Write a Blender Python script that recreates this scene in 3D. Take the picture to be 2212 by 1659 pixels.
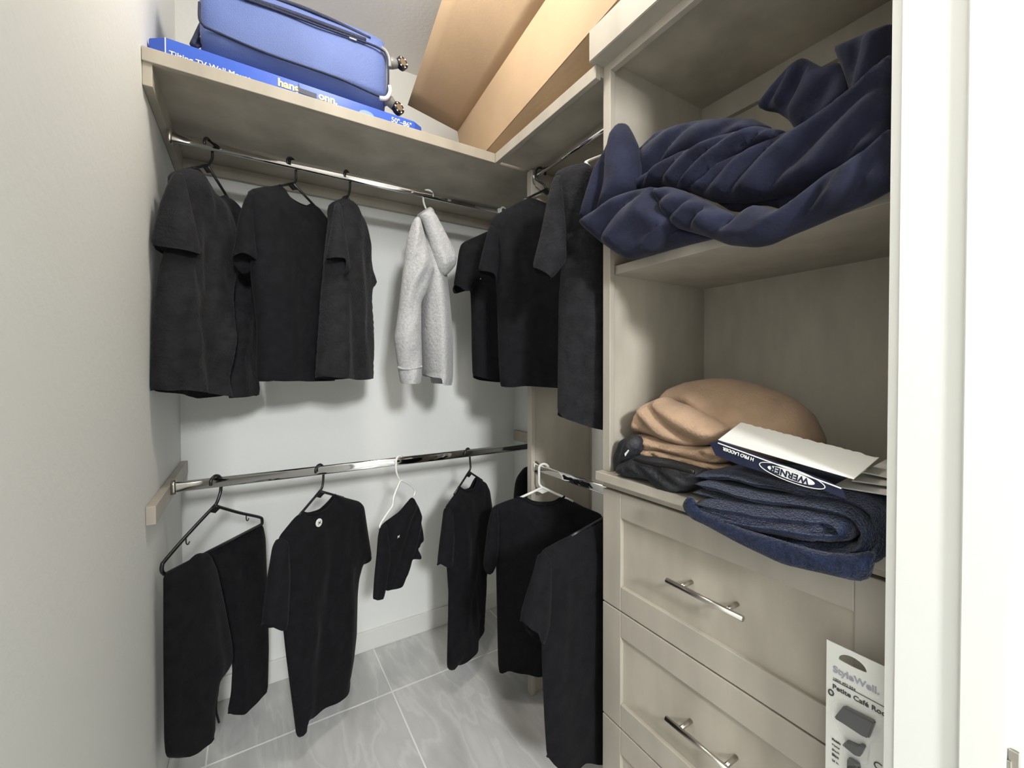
import bpy, bmesh, math, random
from mathutils import Vector, Matrix, noise
from mathutils.geometry import delaunay_2d_cdt
from math import sin, cos, pi, sqrt, radians, atan2

scene = bpy.context.scene
for o in list(bpy.data.objects):
    bpy.data.objects.remove(o, do_unlink=True)
COL = scene.collection
random.seed(7)

# ------------------------------------------------------------------ camera
S = 1.124                                  # scale of the fitted camera to metres (2.74 m ceiling)
CAM = Vector((0.2036, -1.797, 1.1612)) * S
YAW, PIT, ROL, FPX, SHY = 0.553, -0.0153, -0.0017, 913.66, -16.85
fw = Vector((sin(YAW) * cos(PIT), cos(YAW) * cos(PIT), sin(PIT)))
rt0 = Vector((cos(YAW), -sin(YAW), 0)); up0 = rt0.cross(fw)
rt = rt0 * cos(ROL) + up0 * sin(ROL); up = -rt0 * sin(ROL) + up0 * cos(ROL)
cam = bpy.data.objects.new('camera', bpy.data.cameras.new('camera')); COL.objects.link(cam)
cam.matrix_world = Matrix(((rt.x, up.x, -fw.x, CAM.x), (rt.y, up.y, -fw.y, CAM.y), (rt.z, up.z, -fw.z, CAM.z), (0, 0, 0, 1)))
cam.data.sensor_width = 36; cam.data.sensor_fit = 'HORIZONTAL'; cam.data.lens = FPX / 2212 * 36
cam.data.shift_y = SHY / 2212; cam.data.clip_start = .01
scene.camera = cam

# ------------------------------------------------------------------ light
world = bpy.data.worlds.new('world'); scene.world = world; world.use_nodes = True
world.node_tree.nodes['Background'].inputs[0].default_value = (0, 0, 0, 1)      # indoors: no sky reaches the closet
world.node_tree.nodes['Background'].inputs[1].default_value = 0
def lamp_light(name, kind, loc, rot, size, power, col):
    l = bpy.data.lights.new(name, kind); l.energy = power; l.color = col
    if kind == 'AREA': l.shape = 'SQUARE'; l.size = size
    else: l.shadow_soft_size = size
    o = bpy.data.objects.new(name, l); COL.objects.link(o); o.location = loc; o.rotation_euler = rot
    return o
LAMP = Vector((0.56, -1.05, 2.742))
lamp_light('closet_ceiling_lamp_offscreen', 'POINT', LAMP - Vector((0, 0, .10)), (0, 0, 0), .085, 17, (1, .945, .86))
lamp_light('outer_room_lamp_offscreen', 'AREA', (0.08, -4.2, 2.30), (radians(70), 0, 0), .35, 88, (.97, .985, 1.0))
vs = scene.view_settings
vs.view_transform = 'Standard'; vs.look = 'None'; vs.gamma = 1; vs.use_curve_mapping = False; vs.exposure = 0.12

# ------------------------------------------------------------------ pixel -> place
def ray(px, py):
    return fw + rt * ((px - 1106) / FPX) + up * ((829.5 + SHY - py) / FPX)
def at(px, py, ax, v):
    d = ray(px, py); i = 'xyz'.index(ax)
    return CAM + d * ((v - CAM[i]) / d[i])
def on_plane(px, py, P, n):
    d = ray(px, py)
    return CAM + d * ((P - CAM).dot(n) / d.dot(n))

# ------------------------------------------------------------------ materials
def mat(name, col, rough=.6, metal=0., var=.0, vscale=8., bump=0., bscale=60., sheen=0., col2=None, stretch=None, spec=.5, detail=4.):
    m = bpy.data.materials.new(name); m.use_nodes = True
    nt = m.node_tree; b = nt.nodes['Principled BSDF']
    b.inputs['Base Color'].default_value = (*col, 1); b.inputs['Roughness'].default_value = rough
    b.inputs['Metallic'].default_value = metal; b.inputs['Specular IOR Level'].default_value = spec
    if sheen:
        b.inputs['Sheen Weight'].default_value = sheen; b.inputs['Sheen Roughness'].default_value = .45
    tc = nt.nodes.new('ShaderNodeTexCoord'); src = tc.outputs['Object']
    if stretch:
        mp = nt.nodes.new('ShaderNodeMapping'); mp.inputs['Scale'].default_value = stretch
        nt.links.new(src, mp.inputs['Vector']); src = mp.outputs['Vector']
    if var or col2:
        n = nt.nodes.new('ShaderNodeTexNoise'); n.inputs['Scale'].default_value = vscale; n.inputs['Detail'].default_value = detail
        nt.links.new(src, n.inputs['Vector'])
        r = nt.nodes.new('ShaderNodeValToRGB')
        c2 = col2 or tuple(min(1, c * (1 + var)) for c in col); c1 = col if col2 else tuple(c * (1 - var) for c in col)
        r.color_ramp.elements[0].color = (*c1, 1); r.color_ramp.elements[1].color = (*c2, 1)
        r.color_ramp.elements[0].position = .32; r.color_ramp.elements[1].position = .68
        nt.links.new(n.outputs['Fac'], r.inputs['Fac']); nt.links.new(r.outputs['Color'], b.inputs['Base Color'])
    if bump:
        n2 = nt.nodes.new('ShaderNodeTexNoise'); n2.inputs['Scale'].default_value = bscale; n2.inputs['Detail'].default_value = 3
        nt.links.new(tc.outputs['Object'], n2.inputs['Vector'])
        bp = nt.nodes.new('ShaderNodeBump'); bp.inputs['Strength'].default_value = bump; bp.inputs['Distance'].default_value = .01
        nt.links.new(n2.outputs['Fac'], bp.inputs['Height']); nt.links.new(bp.outputs['Normal'], b.inputs['Normal'])
    return m
M = {}
M['wall'] = mat('wall_paint', (.83, .84, .815), .75, bump=.10, bscale=55, spec=.3)
M['ceil'] = mat('ceiling_paint', (.92, .90, .86), .85, bump=.1, bscale=70)
M['trim'] = mat('trim_paint', (.76, .765, .73), .35, bump=.03, bscale=30)
M['wood'] = mat('greige_wood', (.36, .325, .27), .55, col2=(.53, .485, .405), vscale=6.5, stretch=(1, 1, .35), bump=.03, bscale=150, detail=7.)
M['woodedge'] = mat('greige_wood_edge', (.425, .388, .33), .5, var=.09, vscale=12, stretch=(1, 1, .3))
M['chrome'] = mat('polished_chrome', (.78, .78, .79), .07, 1)
M['nickel'] = mat('brushed_nickel', (.56, .53, .48), .28, 1)
M['blackfab'] = mat('black_cotton', (.0085, .0087, .0104), .95, var=.25, vscale=40, bump=.2, bscale=260, sheen=.03, spec=.12)
M['charfab'] = mat('washed_black_cotton', (.0165, .0165, .0185), .95, var=.25, vscale=30, bump=.4, bscale=120, sheen=.05, spec=.12)
M['greyfab'] = mat('heather_grey_fleece', (.40, .40, .405), .95, var=.12, vscale=160, bump=.4, bscale=90, sheen=.2, spec=.15)
M['navyfab'] = mat('navy_twill', (.016, .018, .038), .85, var=.3, vscale=22, bump=.15, bscale=160, sheen=.08, spec=.2)
M['navyfleece'] = mat('navy_fleece', (.014, .021, .050), 1, var=.35, vscale=120, bump=.6, bscale=330, sheen=.2, spec=.1)
M['tanfab'] = mat('tan_cotton', (.40, .275, .185), .95, var=.12, vscale=15, bump=.3, bscale=180, sheen=.15, spec=.15)
M['bagfab'] = mat('black_nylon', (.014, .015, .019), .6, var=.3, vscale=40, bump=.3, bscale=120)
M['blackpl'] = mat('black_plastic', (.012, .012, .013), .28)
M['whitepl'] = mat('white_plastic', (.80, .80, .76), .3)
M['greypl'] = mat('grey_plastic', (.22, .22, .22), .35)
M['card'] = mat('kraft_cardboard', (.50, .355, .225), .85, var=.07, vscale=4, bump=.05, bscale=120)
M['carddark'] = mat('kraft_cardboard_edge', (.38, .25, .15), .9)
M['boxblue'] = mat('printed_blue_card', (.035, .115, .60), .35, var=.05, vscale=5)
M['boxlight'] = mat('printed_light_blue', (.22, .36, .75), .4)
M['white'] = mat('white_print', (.85, .85, .82), .5)
M['yellow'] = mat('pale_yellow_print', (.86, .80, .36), .5)
M['darkprint'] = mat('dark_print', (.02, .03, .07), .5)
M['greyprint'] = mat('grey_print', (.36, .37, .44), .5)
M['blackprint'] = mat('black_print', (.06, .06, .06), .5)
M['suit'] = mat('blue_suitcase_polyester', (.085, .135, .36), .6, var=.10, vscale=6, bump=.25, bscale=300, sheen=.3)
M['suitdark'] = mat('dark_blue_webbing', (.012, .018, .055), .7, bump=.3, bscale=250)
M['papwhite'] = mat('white_paperboard', (.80, .80, .76), .6, var=.03)
M['papnavy'] = mat('navy_printed_paperboard', (.012, .016, .045), .4)
M['paper'] = mat('leaflet_paper', (.55, .54, .50), .7, var=.1)
M['blister'] = mat('clear_blister', (.9, .9, .9), .08); M['blister'].node_tree.nodes['Principled BSDF'].inputs['Alpha'].default_value = .07
M['bronze'] = mat('dark_pewter', (.05, .05, .053), .4, .2)
M['grout'] = mat('pale_grout', (.88, .87, .84), .9)
# marbled porcelain tile
def tile_mat():
    m = mat('grey_marbled_porcelain', (.40, .40, .39), .22)
    nt = m.node_tree; b = nt.nodes['Principled BSDF']
    geo = nt.nodes.new('ShaderNodeNewGeometry')
    mp = nt.nodes.new('ShaderNodeMapping'); mp.inputs['Scale'].default_value = (3.6, .9, 1); mp.inputs['Rotation'].default_value = (0, 0, radians(-14))
    n1 = nt.nodes.new('ShaderNodeTexNoise'); n1.inputs['Scale'].default_value = 1.7; n1.inputs['Detail'].default_value = 9; n1.inputs['Distortion'].default_value = .25
    n1.inputs['Roughness'].default_value = .52
    rp = nt.nodes.new('ShaderNodeValToRGB')
    e = rp.color_ramp.elements
    e[0].position = .30; e[0].color = (.42, .42, .41, 1); e[1].position = .68; e[1].color = (.70, .70, .685, 1)
    k = rp.color_ramp.elements.new(.50); k.color = (.60, .60, .59, 1)
    k = rp.color_ramp.elements.new(.535); k.color = (.68, .68, .67, 1)
    k = rp.color_ramp.elements.new(.56); k.color = (.60, .60, .59, 1)
    nt.links.new(geo.outputs['Position'], mp.inputs['Vector']); nt.links.new(mp.outputs['Vector'], n1.inputs['Vector'])
    nt.links.new(n1.outputs['Fac'], rp.inputs['Fac']); nt.links.new(rp.outputs['Color'], b.inputs['Base Color'])
    return m
M['tile'] = tile_mat()

# ------------------------------------------------------------------ object helpers
def obj(name, bm, m, parent=None, smooth=False, base=None):
    me = bpy.data.meshes.new(name)
    off = Vector((0, 0, 0))
    if parent is not None:
        off = parent['_w'] if '_w' in parent else off
        off = Vector(off)
    elif base is not None: off = Vector(base)
    if off.length: bmesh.ops.translate(bm, vec=-off, verts=bm.verts)
    bmesh.ops.recalc_face_normals(bm, faces=bm.faces) if not smooth == 'keep' else None
    bm.to_mesh(me); bm.free()
    if smooth:
        for p in me.polygons: p.use_smooth = True
    me.materials.append(M[m] if isinstance(m, str) else m)
    o = bpy.data.objects.new(name, me); COL.objects.link(o)
    if parent is not None: o.parent = parent
    elif base is not None: o.location = base
    o['_w'] = tuple(off)
    return o
def tag(o, label, cat, group=None):
    o['label'] = label; o['category'] = cat
    if group: o['group'] = group
    return o
def thing(name, label, cat, base, group=None):
    o = bpy.data.objects.new(name, None); COL.objects.link(o); o.location = base; o.empty_display_size = .05
    o['_w'] = tuple(base)
    return tag(o, label, cat, group)
def struct(name, bm, m, parent=None, smooth=False):
    o = obj(name, bm, m, parent, smooth)
    if parent is None: o['kind'] = 'structure'
    return o
def box(x0, x1, y0, y1, z0, z1, bev=0., bm=None, seg=2):
    bm2 = bmesh.new()
    r = bmesh.ops.create_cube(bm2, size=1)
    for v in bm2.verts:
        v.co = Vector(((x0 + x1) / 2 + v.co.x * (x1 - x0), (y0 + y1) / 2 + v.co.y * (y1 - y0), (z0 + z1) / 2 + v.co.z * (z1 - z0)))
    if bev: bmesh.ops.bevel(bm2, geom=bm2.edges[:], offset=bev, segments=seg, affect='EDGES', profile=.5)
    return merge(bm, bm2)
def merge(bm, bm2):
    if bm is None: return bm2
    mp = {v: bm.verts.new(v.co) for v in bm2.verts}
    for f in bm2.faces:
        try: bm.faces.new([mp[v] for v in f.verts])
        except ValueError: pass
    bm2.free(); return bm
def tube(pts, r, seg=10, bm=None, flat=1., closed=False, cap=True, upv=Vector((0, 0, 1))):
    bm = bm or bmesh.new(); pts = [Vector(p) for p in pts]; n = len(pts); rings = []
    rr = r if isinstance(r, (list, tuple)) else [r] * n
    prev = None
    for i, p in enumerate(pts):
        if closed: t = pts[(i + 1) % n] - pts[i - 1]
        else: t = pts[min(i + 1, n - 1)] - pts[max(i - 1, 0)]
        if t.length < 1e-9: t = Vector((0, 0, 1))
        t.normalize()
        a = prev if prev is not None else (upv if abs(t.dot(upv)) < .95 else Vector((1, 0, 0)))
        a = (a - t * a.dot(t))
        if a.length < 1e-6: a = t.orthogonal()
        a.normalize(); b = t.cross(a); prev = a
        rings.append([bm.verts.new(p + a * (rr[i] * cos(2 * pi * k / seg)) + b * (rr[i] * flat * sin(2 * pi * k / seg))) for k in range(seg)])
    m = n if closed else n - 1
    for i in range(m):
        A, B = rings[i], rings[(i + 1) % n]
        for k in range(seg): bm.faces.new((A[k], A[(k + 1) % seg], B[(k + 1) % seg], B[k]))
    if cap and not closed:
        bm.faces.new(rings[0][::-1]); bm.faces.new(rings[-1])
    return bm
def spline(pts, n=8):
    pts = [Vector(p) for p in pts]; out = []
    for i in range(len(pts) - 1):
        p0 = pts[max(i - 1, 0)]; p1 = pts[i]; p2 = pts[i + 1]; p3 = pts[min(i + 2, len(pts) - 1)]
        for k in range(n):
            t = k / n
            out.append(.5 * ((2 * p1) + (p2 - p0) * t + (2 * p0 - 5 * p1 + 4 * p2 - p3) * t * t + (3 * p1 - p0 - 3 * p2 + p3) * t ** 3))
    out.append(pts[-1]); return out
def prism(pts, dvec, bm=None, bev=0.):
    bm2 = bmesh.new(); d = Vector(dvec)
    a = [bm2.verts.new(Vector(p)) for p in pts]; b = [bm2.verts.new(Vector(p) + d) for p in pts]; n = len(a)
    bm2.faces.new(a); bm2.faces.new(b[::-1])
    for i in range(n): bm2.faces.new((a[i], b[i], b[(i + 1) % n], a[(i + 1) % n]))
    if bev: bmesh.ops.bevel(bm2, geom=bm2.edges[:], offset=bev, segments=2, affect='EDGES')
    return merge(bm, bm2)
def disc(c, n, r, h, bm=None, seg=24):
    n = Vector(n).normalized()
    return tube([Vector(c) - n * h / 2, Vector(c) + n * h / 2], r, seg, bm)
def text(name, s, size, m, parent, origin, xdir, ydir, depth=.0006, shear=0., align='LEFT', bold=0.):
    cu = bpy.data.curves.new('t', 'FONT'); cu.body = s; cu.size = size; cu.extrude = depth; cu.align_x = align; cu.shear = shear; cu.offset = bold
    to = bpy.data.objects.new('t', cu); COL.objects.link(to)
    dg = bpy.context.evaluated_depsgraph_get(); dg.update()
    me = bpy.data.meshes.new_from_object(to.evaluated_get(dg))
    bpy.data.objects.remove(to); bpy.data.curves.remove(cu)
    x = Vector(xdir).normalized(); y = Vector(ydir).normalized(); z = x.cross(y)
    off = Vector(parent['_w'])
    for v in me.vertices: v.co = Vector(origin) + x * v.co.x + y * v.co.y + z * v.co.z - off
    me.name = name; me.materials.clear(); me.materials.append(M[m])
    o = bpy.data.objects.new(name, me); COL.objects.link(o); o.parent = parent; o['_w'] = tuple(off)
    return o

# ------------------------------------------------------------------ cloth built from an outline on its hanging plane
def smoothstep(a, b, x):
    t = max(0, min(1, (x - a) / (b - a))); return t * t * (3 - 2 * t)
def inpoly(p, poly):
    c = False; n = len(poly)
    for i in range(n):
        a, b = poly[i], poly[i - 1]
        if (a[1] > p[1]) != (b[1] > p[1]) and p[0] < (b[0] - a[0]) * (p[1] - a[1]) / (b[1] - a[1]) + a[0]: c = not c
    return c
def segdist(p, a, b):
    dx, dy = b[0] - a[0], b[1] - a[1]; L = dx * dx + dy * dy
    t = 0 if L == 0 else max(0, min(1, ((p[0] - a[0]) * dx + (p[1] - a[1]) * dy) / L))
    return math.hypot(p[0] - a[0] - t * dx, p[1] - a[1] - t * dy)
def cloth(poly_px, P, ang=None, T=.045, D=.06, h=.013, openr=(), neck=(), folds=None, seed=0, bend=None, bm=None, normal=None, smooth=1, bfold=.5, shift=0.):
    """poly_px: outline in photo pixels, placed on the vertical plane through P (direction ang degrees, or given normal).
    T half thickness, D edge rounding width, openr: index ranges of outline edges left open (hem, neck, cuffs)."""
    if normal is None:
        e = Vector((cos(radians(ang)), sin(radians(ang)), 0)); n = Vector((e.y, -e.x, 0))
    else:
        n = Vector(normal).normalized(); e = Vector((0, 0, 1)).cross(n).normalized() * -1
        if e.length < .1: e = Vector((1, 0, 0))
        e = n.cross(Vector((0, 0, 1))).normalized() * -1
    if n.dot(CAM - P) < 0: n = -n
    zz = e.cross(n); zz = zz if zz.z > 0 else -zz
    P = Vector(P) + n * shift
    uv = []
    for q in poly_px:
        w = on_plane(q[0], q[1], P, n) - P; uv.append((w.dot(e), w.dot(zz)))
    N = len(uv); opened = set()
    for a, b in openr:
        for i in range(a, b): opened.add(i % N)
    necks = set()
    for a, b in neck:
        for i in range(a, b): necks.add(i % N)
    bp, bo, bn = [], [], []
    for i in range(N):
        a, b = uv[i], uv[(i + 1) % N]; L = math.hypot(b[0] - a[0], b[1] - a[1]); k = max(1, int(round(L / h)))
        for j in range(k):
            bp.append((a[0] + (b[0] - a[0]) * j / k, a[1] + (b[1] - a[1]) * j / k)); bo.append(i in opened); bn.append(i in necks)
    for _ in range(smooth):
        m = len(bp); bp = [(.5 * bp[i][0] + .25 * (bp[i - 1][0] + bp[(i + 1) % m][0]), .5 * bp[i][1] + .25 * (bp[i - 1][1] + bp[(i + 1) % m][1])) for i in range(m)]
    m = len(bp)
    segs = [(bp[i], bp[(i + 1) % m]) for i in range(m) if not bo[i]]
    allsegs = [(bp[i], bp[(i + 1) % m]) for i in range(m)]
    rnd = random.Random(seed)
    x0 = min(p[0] for p in bp); x1 = max(p[0] for p in bp); y0 = min(p[1] for p in bp); y1 = max(p[1] for p in bp)
    inner = []; y = y0 + h * .5; row = 0
    for dl in (.28 * h, .85 * h):
        for i in range(m):
            a, b = bp[i - 1], bp[(i + 1) % m]; tx, ty = b[0] - a[0], b[1] - a[1]; L = math.hypot(tx, ty) or 1
            for sg in (1, -1):
                p = (bp[i][0] - ty / L * dl * sg, bp[i][1] + tx / L * dl * sg)
                if inpoly(p, bp) and min(segdist(p, a_, b_) for a_, b_ in allsegs) > dl * .88: inner.append(p)
    while y < y1:
        x = x0 + (h * .5 if row % 2 else 0)
        while x < x1:
            p = (x + rnd.uniform(-.15, .15) * h, y + rnd.uniform(-.15, .15) * h)
            if inpoly(p, bp) and min(segdist(p, a, b) for a, b in allsegs) > h * 1.45: inner.append(p)
            x += h
        y += h * .87; row += 1
    vs_ = [Vector(p) for p in bp + inner]
    rv, _, rf, ov, _, _ = delaunay_2d_cdt(vs_, [(i, (i + 1) % m) for i in range(m)], [list(range(m))], 1, 1e-6)
    bm = bm or bmesh.new()
    F, B = [], []
    ph = rnd.uniform(0, 50)
    H = max(y1 - y0, 1e-3)
    for i, v in enumerate(rv):
        p = (v.x, v.y)
        isb = len(ov[i]) > 0 and min(ov[i]) < m
        d = min(segdist(p, a, b) for a, b in segs) if segs else D
        bi = min(ov[i]) if isb else -1
        closed = isb and not ((bo[bi] and bo[bi - 1]) or (bn[bi] and bn[bi - 1]))
        t = min(d / D, 1); hh = T * sqrt(max(0, 1 - (1 - t) ** 2))
        depth = (y1 - p[1]) / H
        dm = bend(p[0], p[1], depth) if bend else 0
        if folds is not None: f1, f2 = folds(p[0], p[1], depth, ph)
        else: f1 = f2 = 0
        k = smoothstep(0, D * .8, d)
        base = P + e * p[0] + zz * p[1]
        if closed:
            q = bm.verts.new(base + n * dm); F.append(q); B.append(q)
        else:
            hh = max(hh, .010 if isb and bn[bi] else .002)
            F.append(bm.verts.new(base + n * (dm + hh + f1 * k))); B.append(bm.verts.new(base + n * (dm - hh * .9 + f2 * k * bfold)))
    for f in rf:
        a, b, c = f[0], f[1], f[2]
        nn = (F[b].co - F[a].co).cross(F[c].co - F[a].co)
        tri = (a, b, c) if nn.dot(n) > 0 else (a, c, b)
        try: bm.faces.new([F[i] for i in tri])
        except ValueError: pass
        if not (F[a] is B[a] and F[b] is B[b] and F[c] is B[c]):
            try: bm.faces.new([B[i] for i in reversed(tri)])
            except ValueError: pass
    return bm
def hang_folds(amp=.012, k=28., wob=1.0, crumple=.004, slope=0.):
    def f(u, z, d, ph):
        a = amp * (.25 + .75 * smoothstep(.08, .6, d))
        w = noise.noise(Vector((u * 6 + ph, z * 1.5, ph))) * wob
        s1 = sin((u + slope * z) * k + w * 3 + ph); s2 = sin((u + slope * z) * k * 1.13 - w * 2 + ph * 1.7)
        c = noise.noise(Vector((u * 22, z * 9, ph + 3))) * crumple * 2
        return a * s1 + c, a * s2 + c
    return f
def dir_folds(angle, amp=.014, k=40., crumple=.005, wander=1.2, sharp=True):
    ca, sa = cos(radians(angle)), sin(radians(angle))
    def f(u, z, d, ph):
        s = u * ca + z * sa; t = -u * sa + z * ca
        w = noise.noise(Vector((s * 4, t * 6 + ph, ph))) * wander * 2
        v = sin(t * k + w * 3 + ph)
        if sharp: v = (2 * abs(v) - 1) * (.45 + .55 * noise.noise(Vector((s * 3 + 4, t * 14, ph))) + .35)
        c = noise.noise(Vector((s * 12, t * 30, ph + 9))) * crumple * 2
        return amp * v + c, 0
    return f

# ================================================================== SETTING
W, ZC = 1.489, 2.742
YF = -1.80              # inner face of the front wall
YO = -1.908             # outer face
XJ = .967               # door jamb face
def quadbox(name, *a): return struct(name, box(*a), 'wall')
quadbox('wall_left', -.1, 0, YF, .1, 0, ZC)
quadbox('wall_back', 0, W, 0, .1, 0, ZC)
quadbox('wall_right', W, W + .1, YF, .1, 0, ZC)
bmw = box(XJ + .02, W, YO, YF, 0, ZC); box(0, .03, YO, YF, 0, ZC, bm=bmw); box(.03, XJ + .02, YO, YF, 2.14, ZC, bm=bmw)
box(-1.4, 0, YO, YF, 0, ZC, bm=bmw); box(W, 2.6, YO, YF, 0, ZC, bm=bmw)
struct('wall_front', bmw, 'wall')
ceil = struct('ceiling', box(-.1, W + .1, YO, .1, ZC, ZC + .08), 'ceil')
# floor with tiles
floor = struct('floor', box(-1.4, 2.6, -4.6, .1, -.06, -.0012), 'grout')
TX, TY, TS = .0895 * 1.0, -.320, .6155
tmesh = {}
for i in range(-1, 4):
    for j in range(-1, 6):
        x0 = TX + (i - 1) * TS + TS; y1 = TY - (j - 1) * TS - TS
        xa, xb, ya, yb = max(x0, -.0), min(x0 + TS, W), max(y1 - TS + TS, -3.2), 0
        ya = y1; yb = y1 + TS
        xa, xb = max(x0, 0), min(x0 + TS, W); ya, yb = max(ya, -3.2), min(yb, 0)
        if xb - xa < .02 or yb - ya < .02: continue
        g = .0028
        obj('floor_tile', box(xa + g, xb - g, ya + g, yb - g, -.012, 0, .0012, seg=1), 'tile', floor)
# baseboards
def base_bm(): 
    return bmesh.new()
struct('baseboard_back', box(.012, W - .012, -.013, 0, 0, .092, .003), 'trim')
struct('baseboard_left', box(0, .013, YF, 0, 0, .092, .003), 'trim')
struct('baseboard_right', box(W - .013, W, -.60, -.013, 0, .092, .003), 'trim')
# door frame on the right of the view: jamb, stop and casing
jp = [(XJ + .019, -1.8085), (XJ + .001, -1.8085), (XJ, -1.8095), (XJ, YO - .001), (XJ + .003, YO - .004), (XJ + .019, YO - .004)]
struct('trim_1', prism([Vector((x, y, 0)) for x, y in jp], (0, 0, 2.14)), 'trim')
st = [(XJ, -1.8716), (XJ - .0060, -1.8716), (XJ - .0075, -1.8731), (XJ - .0075, YO - .0005), (XJ - .006, YO - .002), (XJ, YO - .002)]
struct('trim_2', prism([Vector((x, y, 0)) for x, y in st], (0, 0, 2.14)), 'trim')
struct('trim_6', prism([Vector((x, y, 0)) for x, y in ((XJ + .019, YF + .003), (XJ + .006, YF + .003), (XJ + .005, -1.8085), (XJ + .019, -1.8085))], (0, 0, 2.14)), 'trim')
cs = [(XJ + .004, YO + .001), (XJ + .004, YO - .012), (XJ + .009, YO - .017), (XJ + .07, YO - .017), (XJ + .07, YO + .001)]
struct('trim_3', prism([Vector((x, y, 0)) for x, y in cs], (0, 0, 2.2)), 'trim')
struct('trim_4', prism([Vector((x, y, 0)) for x, y in ((.03, YF + .002), (.05, YF + .002), (.05, YO - .004), (.03, YO - .004))], (0, 0, 2.14)), 'trim')
struct('trim_5', box(.05, XJ, YO - .004, YF + .002, 2.12, 2.14), 'trim')
# strike plate on the jamb
sp = at(2199, 1628, 'x', XJ - .0008)
spl = thing('strike_plate', 'small satin nickel strike plate on the white door jamb', 'strike plate', (XJ, YO + .01, sp.z - .057))
obj('plate', box(XJ - .0016, XJ + .002, YO - .004, sp.y, sp.z - .057, sp.z, .0006), 'nickel', spl)
obj('lip', box(XJ - .004, XJ - .0016, YO - .006, YO + .004, sp.z - .045, sp.z - .012, .0006), 'nickel', spl)
# the room behind the camera: plain walls that close it in, so its light comes back through the doorway
quadbox('wall_outer_left', -1.5, -1.4, -4.6, YO, 0, ZC)
quadbox('wall_outer_right', 2.6, 2.7, -4.6, YO, 0, ZC)
quadbox('wall_outer_back', -1.5, 2.7, -4.7, -4.6, 0, ZC)
struct('ceiling_outer', box(-1.5, 2.7, -4.7, YO, ZC, ZC + .08), 'ceil')

# ================================================================== SHELVES, PANELS, RODS
DS, ZS, ZT = .61, 2.092, 2.1236
cor = at(1070, 352, 'y', -DS); XR = cor.x; ZS = cor.z; ZT = at(1069, 331, 'y', -DS).z
YC = -1.1604; XC = 1.053
sh = thing('closet_shelf', 'long greige wood shelf along the back wall under the suitcase', 'shelf', (0, -DS / 2, ZS))
obj('board', box(.001, W - .001, -DS + .018, -.001, ZS + .009, ZT, .001), 'wood', sh)
obj('nosing', box(.001, XR, -DS, -DS + .018, ZS, ZT, .0015), 'woodedge', sh)
obj('cleat', box(.0005, .021, -DS + .008, -.021, ZS - .058, ZS + .009, .0015), 'wood', sh)
obj('cleat', box(.0005, W - .001, -.021, -.001, ZS - .034, ZS + .009, .0015), 'wood', sh)
sr = thing('closet_shelf', 'short greige wood shelf along the right wall beside the drawer tower', 'shelf', (W, -.88, ZS))
obj('board', box(XR + .018, W - .001, YC + .001, -DS, ZS + .009, ZT, .001), 'wood', sr)
obj('nosing', box(XR, XR + .018, YC + .001, -DS, ZS, ZT, .0015), 'woodedge', sr)
obj('cleat', box(W - .021, W - .001, YC + .001, -.64, ZS - .05, ZS + .009, .0015), 'wood', sr)
# tall divider panel
XP = 1.171; YP0, YP1 = -.640, -.609
pn = thing('divider_panel', 'tall greige wood divider panel standing behind the hanging shirts', 'panel', (XP, -.625, 0))
xe = at(1276, 950, 'y', -.632).x
obj('panel_board', box(XP + .018, xe, -.632, -.613, 0, ZS, .001), 'wood', pn)
obj('nosing', box(XP, XP + .02, YP0, YP1, 0, ZS, .002), 'woodedge', pn)
xs = at(1289, 950, 'y', -.640).x
obj('rear_strip', box(xe, min(xs, W - .004), -.640, -.609, 0, ZS, .002), 'wood', pn)
# wall cleats that carry the lower rods
tag(obj('wall_cleat', box(.0005, .021, -.640, -.004, .915, .962, .0015), 'woodedge', base=(0, -.3, .915)), 'greige wood cleat on the left wall holding the lower rod', 'cleat')
tag(obj('wall_cleat', box(W - .021, W - .0005, YP1 - .001, -.028, .914, .971, .0015), 'wood', base=(W, -.3, .914)), 'greige wood cleat on the right wall behind the divider panel', 'cleat')
# rods
YU, ZU = -.38, None
pu = at(700, 370, 'y', YU); ZU = pu.z
YL = -.40; ZL = at(700, 1015, 'y', YL).z
def oval_rod(name, label, a, b, tall=.030, wide=.015, group=None):
    a = Vector(a); b = Vector(b); t = (b - a).normalized()
    th = thing(name, label, 'rod', tuple((a + b) / 2 - Vector((0, 0, tall / 2))), group)
    side = Vector((0, 0, 1)).cross(t).normalized()
    def ov(p, q, T_, W_, seg=20):
        bm = bmesh.new(); R = []
        for c in (p, q):
            ring = []
            for k in range(seg):
                an = 2 * pi * k / seg; s = sin(an); c_ = cos(an)
                zc = (T_ - W_) / 2 * (1 if s >= 0 else -1)
                ring.append(bm.verts.new(c + Vector((0, 0, zc + W_ / 2 * s)) + side * (W_ / 2 * c_)))
            R.append(ring)
        for k in range(seg): bm.faces.new((R[0][k], R[0][(k + 1) % seg], R[1][(k + 1) % seg], R[1][k]))
        bm.faces.new(R[0][::-1]); bm.faces.new(R[1]); return bm
    o = obj('tube', ov(a, b, tall, wide), 'chrome', th, True)
    for q, s in ((a, 1), (b, -1)):
        obj('end_socket', ov(q, q + t * s * .012, tall + .012, wide + .012), 'nickel', th, True)
    return th
oval_rod('closet_rod', 'upper chrome closet rod along the back wall under the long shelf', (.021, YU, ZU), (W - .002, YU, ZU))
oval_rod('closet_rod', 'lower chrome closet rod along the back wall above the floor', (.021, YL, ZL), (W - .021, YL, ZL), .032)
XRU = 1.19; ZRU = at(1225, 332, 'x', XRU).z
oval_rod('closet_rod', 'upper chrome closet rod between the divider panel and the shelf tower', (XRU, -.632, ZRU), (XRU, YC, ZRU), .022)
XRL = 1.19; ZRL = at(1228, 1032, 'x', XRL).z
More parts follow.
